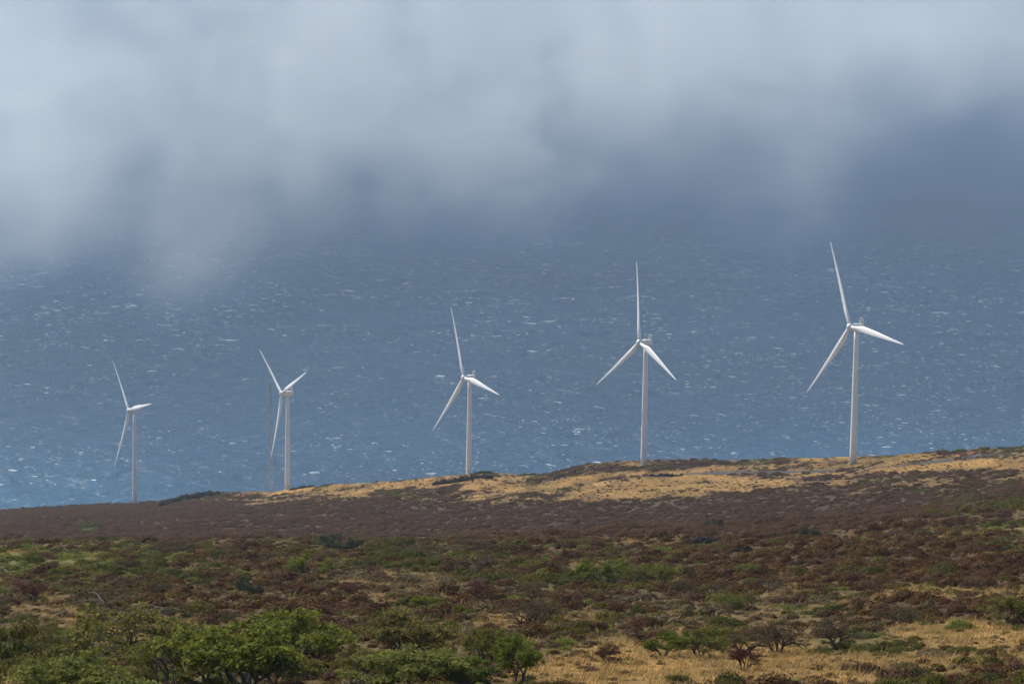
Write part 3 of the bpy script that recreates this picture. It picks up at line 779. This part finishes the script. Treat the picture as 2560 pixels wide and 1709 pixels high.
SHRUBS = {   # unit radius about 1 m
    'green': [dome_mesh('green_shrub', 20 + i, 1100, MAT['broom'], .085, 4, 1.0, .6, .72) for i in range(4)],
    'brown': [dome_mesh('brown_shrub', 30 + i, 1000, MAT['scrub_brown'], .078, 5, 0, .5, .85) for i in range(4)],
    'twig': [dome_mesh('twig_shrub', 40 + i, 1000, MAT['scrub_twig'], .085, 4, .8, .45, .75) for i in range(4)],
    'lime': [dome_mesh('lime_shrub', 50 + i, 900, MAT['leaf_lime'], .085, 4, .8, .6, .65) for i in range(3)],
    'tan': [dome_mesh('tan_shrub', 60 + i, 480, MAT['scrub_tan'], .13, 4, 1.0, .4, .65) for i in range(3)],
}
SLAB = {'green': ('green_shrub', 'low rounded green shrub growing in the brown scrub', 'green shrubs in the scrub'),
        'brown': ('brown_shrub', 'low red-brown leafy shrub growing on the dry slope', 'red-brown shrubs on the slope'),
        'twig': ('twig_shrub', 'low grey-brown leafless twiggy shrub on the dry slope', 'leafless twiggy shrubs on the slope'),
        'lime': ('lime_shrub', 'small yellow-green bright shrub in the scrub', 'yellow-green shrubs in the scrub'),
        'tan': ('tan_shrub', 'small tan dried-out shrub between the grass tufts', 'tan dried shrubs in the grass')}

def put_shrub(kind, vi, pos, sx, sz, rz):
    nm, lab, grp = SLAB[kind]
    o = obj(nm, SHRUBS[kind][vi]); o.location = pos; o.scale = (sx, sx, sz); o.rotation_euler = (0, 0, rz)
    tag(o, lab, 'shrub', grp); return o

# hand-placed shrubs: kind, view px centre of the foot, width px, height px, label
def hand(kind, x, y, wpx, hpx, label):
    d = pix_to_d(x, y) if y < 1722 else 245.0
    g = ground(np.array(float(x)), np.array(d)); sc = d / F
    o = put_shrub(kind, int(rng.integers(0, 3)), g, wpx * sc / 2, hpx * sc / .75, rng.uniform(0, 6.28)); o['label'] = label; del o['group']
hand('green', 60, 1600, 130, 80, 'large bright green broom mound above the other mounds')
hand('green', 35, 1650, 130, 80, 'large dark green broom mound below the topmost one')
hand('green', 105, 1618, 110, 60, 'green broom mound leaning to the dry grass')
hand('green', 100, 1685, 110, 60, 'rounded green broom mound next to the pale green tree')
hand('green', 262, 1712, 140, 70, 'dark green broom mound between the pale green tree and the pale trunk')
hand('green', 1822, 1714, 116, 60, 'big dark green broom mound beside the red vase-shaped tree')
hand('green', 1945, 1714, 74, 46, 'vivid green broom mound at the foot of the golden grass')
hand('lime', 1990, 1716, 60, 32, 'small lime green mound touching the vivid green one')
hand('green', 1130, 1568, 50, 28, 'small vivid green bush near the small open olive tree')
hand('green', 215, 1322, 100, 26, 'green bush pair on the smooth brown slope, upper one')
hand('lime', 226, 1330, 66, 20, 'lighter green bush on the smooth brown slope, lower one')
hand('green', 1487, 1266, 50, 18, 'dark green bush at the foot of the golden far slope')
hand('twig', 2328, 1256, 46, 20, 'pale grey twiggy bush on the upper brown slope')
hand('green', 1270, 1372, 70, 26, 'blue-green bush at the edge of the red scrub')

KMAP = {1: 'brown', 2: 'twig', 3: 'green', 4: 'lime', 6: 'tan'}
inst = {k: [] for k in SHRUBS}
def scatter(n, d0, d1, size, x0=-140, x1=2700, p_grass=.12):
    d = np.sqrt(rng.uniform(d0 ** 2, d1 ** 2, n)); x = rng.uniform(x0, x1, n)
    ok = d < np.interp(x, dk_x, dk_d) * .998
    d, x = d[ok], x[ok]; P = ground(x, d)
    Wt = cover_weights(P) ** 2.2
    Wt[:, 5] *= 1.0; Wt /= Wt.sum(1, keepdims=True)
    u = rng.random(len(P)); k = (np.cumsum(Wt, 1) < u[:, None]).sum(1)
    k = np.clip(k, 0, 6)
    g2b = (k == 0) & (rng.random(len(k)) < p_grass); k[g2b] = np.array([6, 1, 3, 2])[rng.integers(0, 4, g2b.sum())]
    for kk, nm in KMAP.items():
        m = k == kk
        s = size * rng.lognormal(-.1, .58, m.sum()) * {'green': 1.0, 'brown': .95, 'twig': 1.1, 'lime': .75, 'tan': .7}[nm]
        s = np.clip(s, .25, 3.2)
        gw = Wt[m, 0]; s = s * np.where(np.hypot(P[m, 0], P[m, 1]) > 1000, 1 - .62 * smooth(.1, .5, gw), 1 - .3 * smooth(.2, .6, gw))
        asp = rng.uniform(.7, 1.2, m.sum())
        for p, a_, b_ in zip(P[m], s, asp): inst[nm].append((p, a_, b_))
scatter(13500, 225, 520, .82)
scatter(22000, 520, 1000, 1.08)
scatter(84000, 1000, 2500, 1.3, p_grass=.45)
# keep the strip of road and the turbine feet clear
def gn_scatter(name, pts, protos, label):
    """one 'stuff' object: a cloud of points that carries copies of the shrub meshes"""
    P = np.array([p[0] for p in pts], np.float32)
    me = bpy.data.meshes.new(name); me.vertices.add(len(P)); me.vertices.foreach_set('co', P.ravel())
    n = len(P)
    S3 = np.stack([[p[1] for p in pts], [p[1] for p in pts], [p[1] * p[2] for p in pts]], 1).astype(np.float32)
    R3 = np.stack([rng.normal(0, .08, n), rng.normal(0, .08, n), rng.uniform(0, 6.28, n)], 1).astype(np.float32)
    for nm, arr in (('sc', S3), ('ro', R3)):
        a_ = me.attributes.new(nm, 'FLOAT_VECTOR', 'POINT'); a_.data.foreach_set('vector', arr.ravel())
    a_ = me.attributes.new('va', 'INT', 'POINT'); a_.data.foreach_set('value', rng.integers(0, len(protos), n).astype(np.int32))
    ng = bpy.data.node_groups.new(name, 'GeometryNodeTree')
    ng.interface.new_socket('Geometry', in_out='INPUT', socket_type='NodeSocketGeometry'); ng.interface.new_socket('Geometry', in_out='OUTPUT', socket_type='NodeSocketGeometry')
    gi = ng.nodes.new('NodeGroupInput'); go = ng.nodes.new('NodeGroupOutput'); jn = ng.nodes.new('GeometryNodeJoinGeometry')
    def named(nm, tp):
        nd = ng.nodes.new('GeometryNodeInputNamedAttribute'); nd.data_type = tp; nd.inputs['Name'].default_value = nm; return nd.outputs[0]
    sc_, ro, va = named('sc', 'FLOAT_VECTOR'), named('ro', 'FLOAT_VECTOR'), named('va', 'INT')
    e2r = ng.nodes.new('FunctionNodeEulerToRotation'); ng.links.new(ro, e2r.inputs[0])
    for i, pr in enumerate(protos):
        oi = ng.nodes.new('GeometryNodeObjectInfo'); oi.inputs['Object'].default_value = pr; oi.inputs['As Instance'].default_value = True; oi.transform_space = 'ORIGINAL'
        cmp = ng.nodes.new('FunctionNodeCompare'); cmp.data_type = 'INT'; cmp.operation = 'EQUAL'
        ng.links.new(va, cmp.inputs[2]); cmp.inputs[3].default_value = i
        ip = ng.nodes.new('GeometryNodeInstanceOnPoints')
        ng.links.new(gi.outputs[0], ip.inputs['Points']); ng.links.new(cmp.outputs[0], ip.inputs['Selection']); ng.links.new(oi.outputs['Geometry'], ip.inputs['Instance'])
        ng.links.new(e2r.outputs[0], ip.inputs['Rotation']); ng.links.new(sc_, ip.inputs['Scale'])
        ng.links.new(ip.outputs[0], jn.inputs[0])
    ng.links.new(jn.outputs[0], go.inputs[0])
    o = obj(name, me); md = o.modifiers.new('scatter', 'NODES'); md.node_group = ng
    tag(o, label, 'scrub', kind='stuff')

STUFFLAB = {'green': 'low green shrubs spread through the scrub of the slope', 'brown': 'red-brown leafy scrub covering the slope', 'twig': 'smooth-looking leafless brown scrub covering the slope',
            'lime': 'yellow-green herbs dotted through the scrub', 'tan': 'tan dried herbs between the grass'}
BASELAB = {'green': 'rounded green shrub', 'brown': 'red-brown leafy shrub', 'twig': 'grey-brown leafless twiggy shrub', 'lime': 'yellow-green shrub', 'tan': 'tan dried-out shrub'}
def describe(o, kind, p, s_, Wt):
    big = 'large' if s_ > 1.5 else ('small' if s_ < .85 else 'medium-sized')
    near = min(PLANTED, key=lambda t: (t[0] - p[0]) ** 2 + (t[1] - p[1]) ** 2); dist = math.hypot(near[0] - p[0], near[1] - p[1])
    if dist < 9: where = {'lush': 'close beside a leafy green tree', 'olive': 'close beside an olive green tree', 'umb': 'close beside a flat-topped tree', 'bare': 'close beside a bare brown tree', 'red': 'close beside a dark red tree', 'grey': 'close beside a grey-green tree'}[near[2]]
    elif math.hypot(p[0], p[1]) > 1000: where = 'on the far slope below the turbines'
    elif Wt[0] > .4 * Wt.sum(): where = 'out in the dry golden grass'
    elif math.hypot(p[0], p[1]) > 560: where = 'in the scrub of the upper middle slope'
    else: where = 'in the scrub near the foreground trees'
    o['label'] = '%s %s %s' % (big, BASELAB[kind], where); o['group'] = '%s %ss %s' % (big, BASELAB[kind], where)
for kind, pts in inst.items():
    P = np.array([p[0] for p in pts]); s = np.array([p[1] for p in pts]); px, py = proj(P)
    app = np.where((px > 0) & (px < 2560) & (py < 1720), s / np.hypot(P[:, 0], P[:, 1]), 0)
    order = np.argsort(-app); protos = []
    top = 260 if kind in ('green', 'brown') else 200
    WT = cover_weights(P[order[:top]])
    for j, q in enumerate(order[:top]):
        vi = j % len(SHRUBS[kind])
        o = put_shrub(kind, vi, pts[q][0], pts[q][1], pts[q][1] * pts[q][2], rng.uniform(0, 6.28))
        if j < len(SHRUBS[kind]): protos.append(o)
        describe(o, kind, pts[q][0], pts[q][1], WT[j])
    gn_scatter({'green': 'green_undergrowth', 'brown': 'red_brown_scrub', 'twig': 'leafless_scrub', 'lime': 'yellow_green_herbs', 'tan': 'tan_herbs'}[kind], [pts[q] for q in order[top:]], protos, STUFFLAB[kind])

# ------------------------------------------------------------------ grass
def grass():
    n = 110000
    d = np.sqrt(rng.uniform(225 ** 2, 900 ** 2, n)); x = rng.uniform(-120, 2680, n)
    P = ground(x, d); Wt = cover_weights(P); Wt = Wt ** 2; p = (Wt[:, 0] + .2 * Wt[:, 6]) / Wt.sum(1)
    P = P[rng.random(n) < np.clip(p * 1.3, 0, 1)]
    n = len(P); nb = 9
    Q = np.repeat(P, nb, 0); m = len(Q)
    sc_ = np.repeat(rng.lognormal(0, .3, n), nb)
    Q[:, :2] += rng.normal(0, .28, (m, 2)) * sc_[:, None]
    hh = rng.uniform(.22, .55, m) * sc_; wd = rng.uniform(.035, .075, m) * (.6 + np.hypot(Q[:, 0], Q[:, 1]) / 700)
    an = rng.uniform(0, 2 * math.pi, m)
    wind = np.array([.45, .25, 0]); tipo = rng.normal(0, .28, (m, 3)) * np.array([1, 1, 0]) + wind
    side = np.stack([np.cos(an), np.sin(an), np.zeros(m)], 1) * wd[:, None]
    tip = Q + np.array([0, 0, 1]) * hh[:, None] + tipo * hh[:, None]
    base = Q - np.array([0, 0, .1])
    V = np.stack([base - side, base + side, tip], 1).reshape(-1, 3)
    t = NT('dry_grass'); geo = t.n('ShaderNodeNewGeometry')
    mp = t.noise(geo.outputs['Position'], .06, 4)
    f = t.math('ADD', t.math('MULTIPLY', geo.outputs['Random Per Island'], .5), t.math('MULTIPLY', mp, .6))
    c = t.ramp(f, [(.15, (.15, .092, .026)), (.5, (.33, .21, .062)), (.85, (.48, .335, .115))])
    p_ = t.n('ShaderNodeBsdfPrincipled', _Roughness=.7); t.l(c, p_.inputs['Base Color']); tr = t.n('ShaderNodeBsdfTranslucent'); t.l(c, tr.inputs[0])
    mx = t.n('ShaderNodeMixShader'); mx.inputs[0].default_value = .35; t.l(p_.outputs[0], mx.inputs[1]); t.l(tr.outputs[0], mx.inputs[2]); t.l(mx.outputs[0], t.out.inputs[0])
    me = mesh_np('dry_grass', V, np.arange(m * 3), np.full(m, 3), t.m)
    tag(obj('dry_grass', me), 'golden dry grass blown over by the wind across the slope', 'grass', kind='stuff')
grass()

# ------------------------------------------------------------------ air: thin haze and the bank of drifting cloud over the sea
def box_obj(name, lo, hi, mat):
    mb = MB(); mb.box(lo, hi); return mb.build(name, mat)

t = NT('thin_haze'); v = t.n('ShaderNodeVolumePrincipled'); v.inputs['Color'].default_value = (.70, .84, 1, 1)
v.inputs['Density'].default_value = .000032; v.inputs['Anisotropy'].default_value = .2; t.l(v.outputs[0], t.out.inputs['Volume'])
tag(box_obj('haze', (-S - 50, -6050, -13), (S + 50, S + 50, 640), t.m), 'thin pale haze in the air between the slope and the sea', 'haze', kind='stuff')

def fog():
    """bank of drifting cloud: a density grid filled from noise, height and a few wisps"""
    LO, HI = (-3000, 2660, 3), (3000, 13500, 860)
    ng = bpy.data.node_groups.new('fog_bank', 'GeometryNodeTree')
    ng.interface.new_socket('Geometry', in_out='INPUT', socket_type='NodeSocketGeometry'); ng.interface.new_socket('Geometry', in_out='OUTPUT', socket_type='NodeSocketGeometry')
    N, Lk = ng.nodes, ng.links
    def val(x, sock):
        if isinstance(x, (int, float, tuple)): sock.default_value = x
        else: Lk.new(x, sock)
    def m(op, p, q=0.0, r=0.0):
        nd = N.new('ShaderNodeMath'); nd.operation = op; val(p, nd.inputs[0]); val(q, nd.inputs[1]); val(r, nd.inputs[2]); return nd.outputs[0]
    def vm(op, p, q):
        nd = N.new('ShaderNodeVectorMath'); nd.operation = op; val(p, nd.inputs[0]); val(q, nd.inputs[1]); return nd.outputs[1] if op == 'LENGTH' else nd.outputs[0]
    def nz(vec, scale, detail, rough, dist=0.0):
        nd = N.new('ShaderNodeTexNoise'); Lk.new(vec, nd.inputs['Vector'])
        for k, v_ in (('Scale', scale), ('Detail', detail), ('Roughness', rough), ('Distortion', dist)): nd.inputs[k].default_value = v_
        return nd.outputs[0]
    def mr(x, f0, f1, t0=0.0, t1=1.0):
        nd = N.new('ShaderNodeMapRange'); nd.interpolation_type = 'SMOOTHSTEP'; val(x, nd.inputs[0])
        for i, v_ in ((1, f0), (2, f1), (3, t0), (4, t1)): val(v_, nd.inputs[i])
        return nd.outputs[0]
    pos = N.new('GeometryNodeInputPosition').outputs[0]
    sep = N.new('ShaderNodeSeparateXYZ'); Lk.new(pos, sep.inputs[0])
    px_, py_, pz_ = sep.outputs
    big = nz(vm('MULTIPLY', pos, (1, .5, .7)), .0021, 2, .5)
    zz = m('ADD', pz_, m('MULTIPLY', m('SUBTRACT', big, .5), 700))
    low = mr(py_, 4000, 8200, 1 / 9000, 1 / 1700)
    deck = m('MULTIPLY', mr(zz, 230, 720, 0.0, 1 / 400), mr(py_, 3300, 4500))
    def ball(px, py, Y, rx, ry, rz, pw=2.0):
        c = at(np.array(px * 1.0), np.array(py * 1.0), np.array(Y))
        q = vm('MULTIPLY', vm('SUBTRACT', pos, tuple(float(k) for k in c)), (1 / rx, 1 / ry, 1 / rz))
        return m('POWER', m('MAXIMUM', m('SUBTRACT', 1.0, vm('LENGTH', q, (0, 0, 0))), 0.0), pw)
    deck = m('MULTIPLY', deck, m('MULTIPLY_ADD', ball(2400, 430, 5600., 1100, 3400, 330, 1.0), -.95, 1.0))
    wisps = 0.0
    for px, py, Y, rx, ry, rz, s_ in ((-20, 320, 3150, 300, 400, 240, 1 / 210), (130, 480, 3450, 130, 330, 140, 1 / 330), (480, 620, 3400, 150, 330, 140, 1 / 430), (560, 330, 3500, 470, 400, 250, 1 / 450),
                                     (1640, 170, 3200, 240, 340, 200, 1 / 300), (2280, 90, 3200, 380, 340, 210, 1 / 260), (1960, 430, 3150, 140, 330, 190, 1 / 560), (1050, 50, 3300, 760, 400, 230, 1 / 560), (1080, 340, 3350, 440, 400, 200, 1 / 480), (1320, 420, 3300, 160, 330, 150, 1 / 700)):
        wisps = m('MULTIPLY_ADD', ball(px, py, Y, rx, ry, rz), s_, wisps)
    sm = nz(vm('MULTIPLY', pos, (1, .5, .85)), .0100, 5, .62, 1.2)
    wisps = m('MULTIPLY', wisps, m('MAXIMUM', m('MULTIPLY_ADD', sm, 6.2, -2.0), 0.0))
    dens = m('ADD', m('ADD', deck, wisps), m('MULTIPLY', low, mr(py_, 2700, 4600)))
    vc = N.new('GeometryNodeVolumeCube'); Lk.new(m('MULTIPLY', dens, 1000.0), vc.inputs['Density'])
    vc.inputs['Min'].default_value = LO; vc.inputs['Max'].default_value = HI
    for k, v_ in (('Resolution X', 250), ('Resolution Y', 180), ('Resolution Z', 70)): vc.inputs[k].default_value = v_
    t = NT('drifting_cloud')
    v = t.n('ShaderNodeVolumePrincipled'); v.inputs['Anisotropy'].default_value = .35; v.inputs['Density'].default_value = .001
    at_ = t.n('ShaderNodeAttribute', attribute_name='density')
    thick = t.n('ShaderNodeMapRange'); t.l(at_.outputs['Fac'], thick.inputs[0]); thick.inputs[1].default_value = 1 / 5; thick.inputs[2].default_value = 1 / .9
    t.l(t.mix(thick.outputs[0], (.32, .51, .78), (.87, .94, 1.0)), v.inputs['Color'])
    t.l(v.outputs[0], t.out.inputs['Volume'])
    t.m.cycles.volume_step_rate = 8.0
    sm_ = N.new('GeometryNodeSetMaterial'); sm_.inputs['Material'].default_value = t.m
    go = N.new('NodeGroupOutput'); N.new('NodeGroupInput')
    Lk.new(vc.outputs[0], sm_.inputs[0]); Lk.new(sm_.outputs[0], go.inputs[0])
    mb = MB(); mb.box(LO, HI); o = mb.build('fog_bank', t.m)
    md = o.modifiers.new('fog', 'NODES'); md.node_group = ng
    tag(o, 'low grey-blue cloud drifting over the sea and hiding the horizon', 'cloud', kind='stuff')
fog()
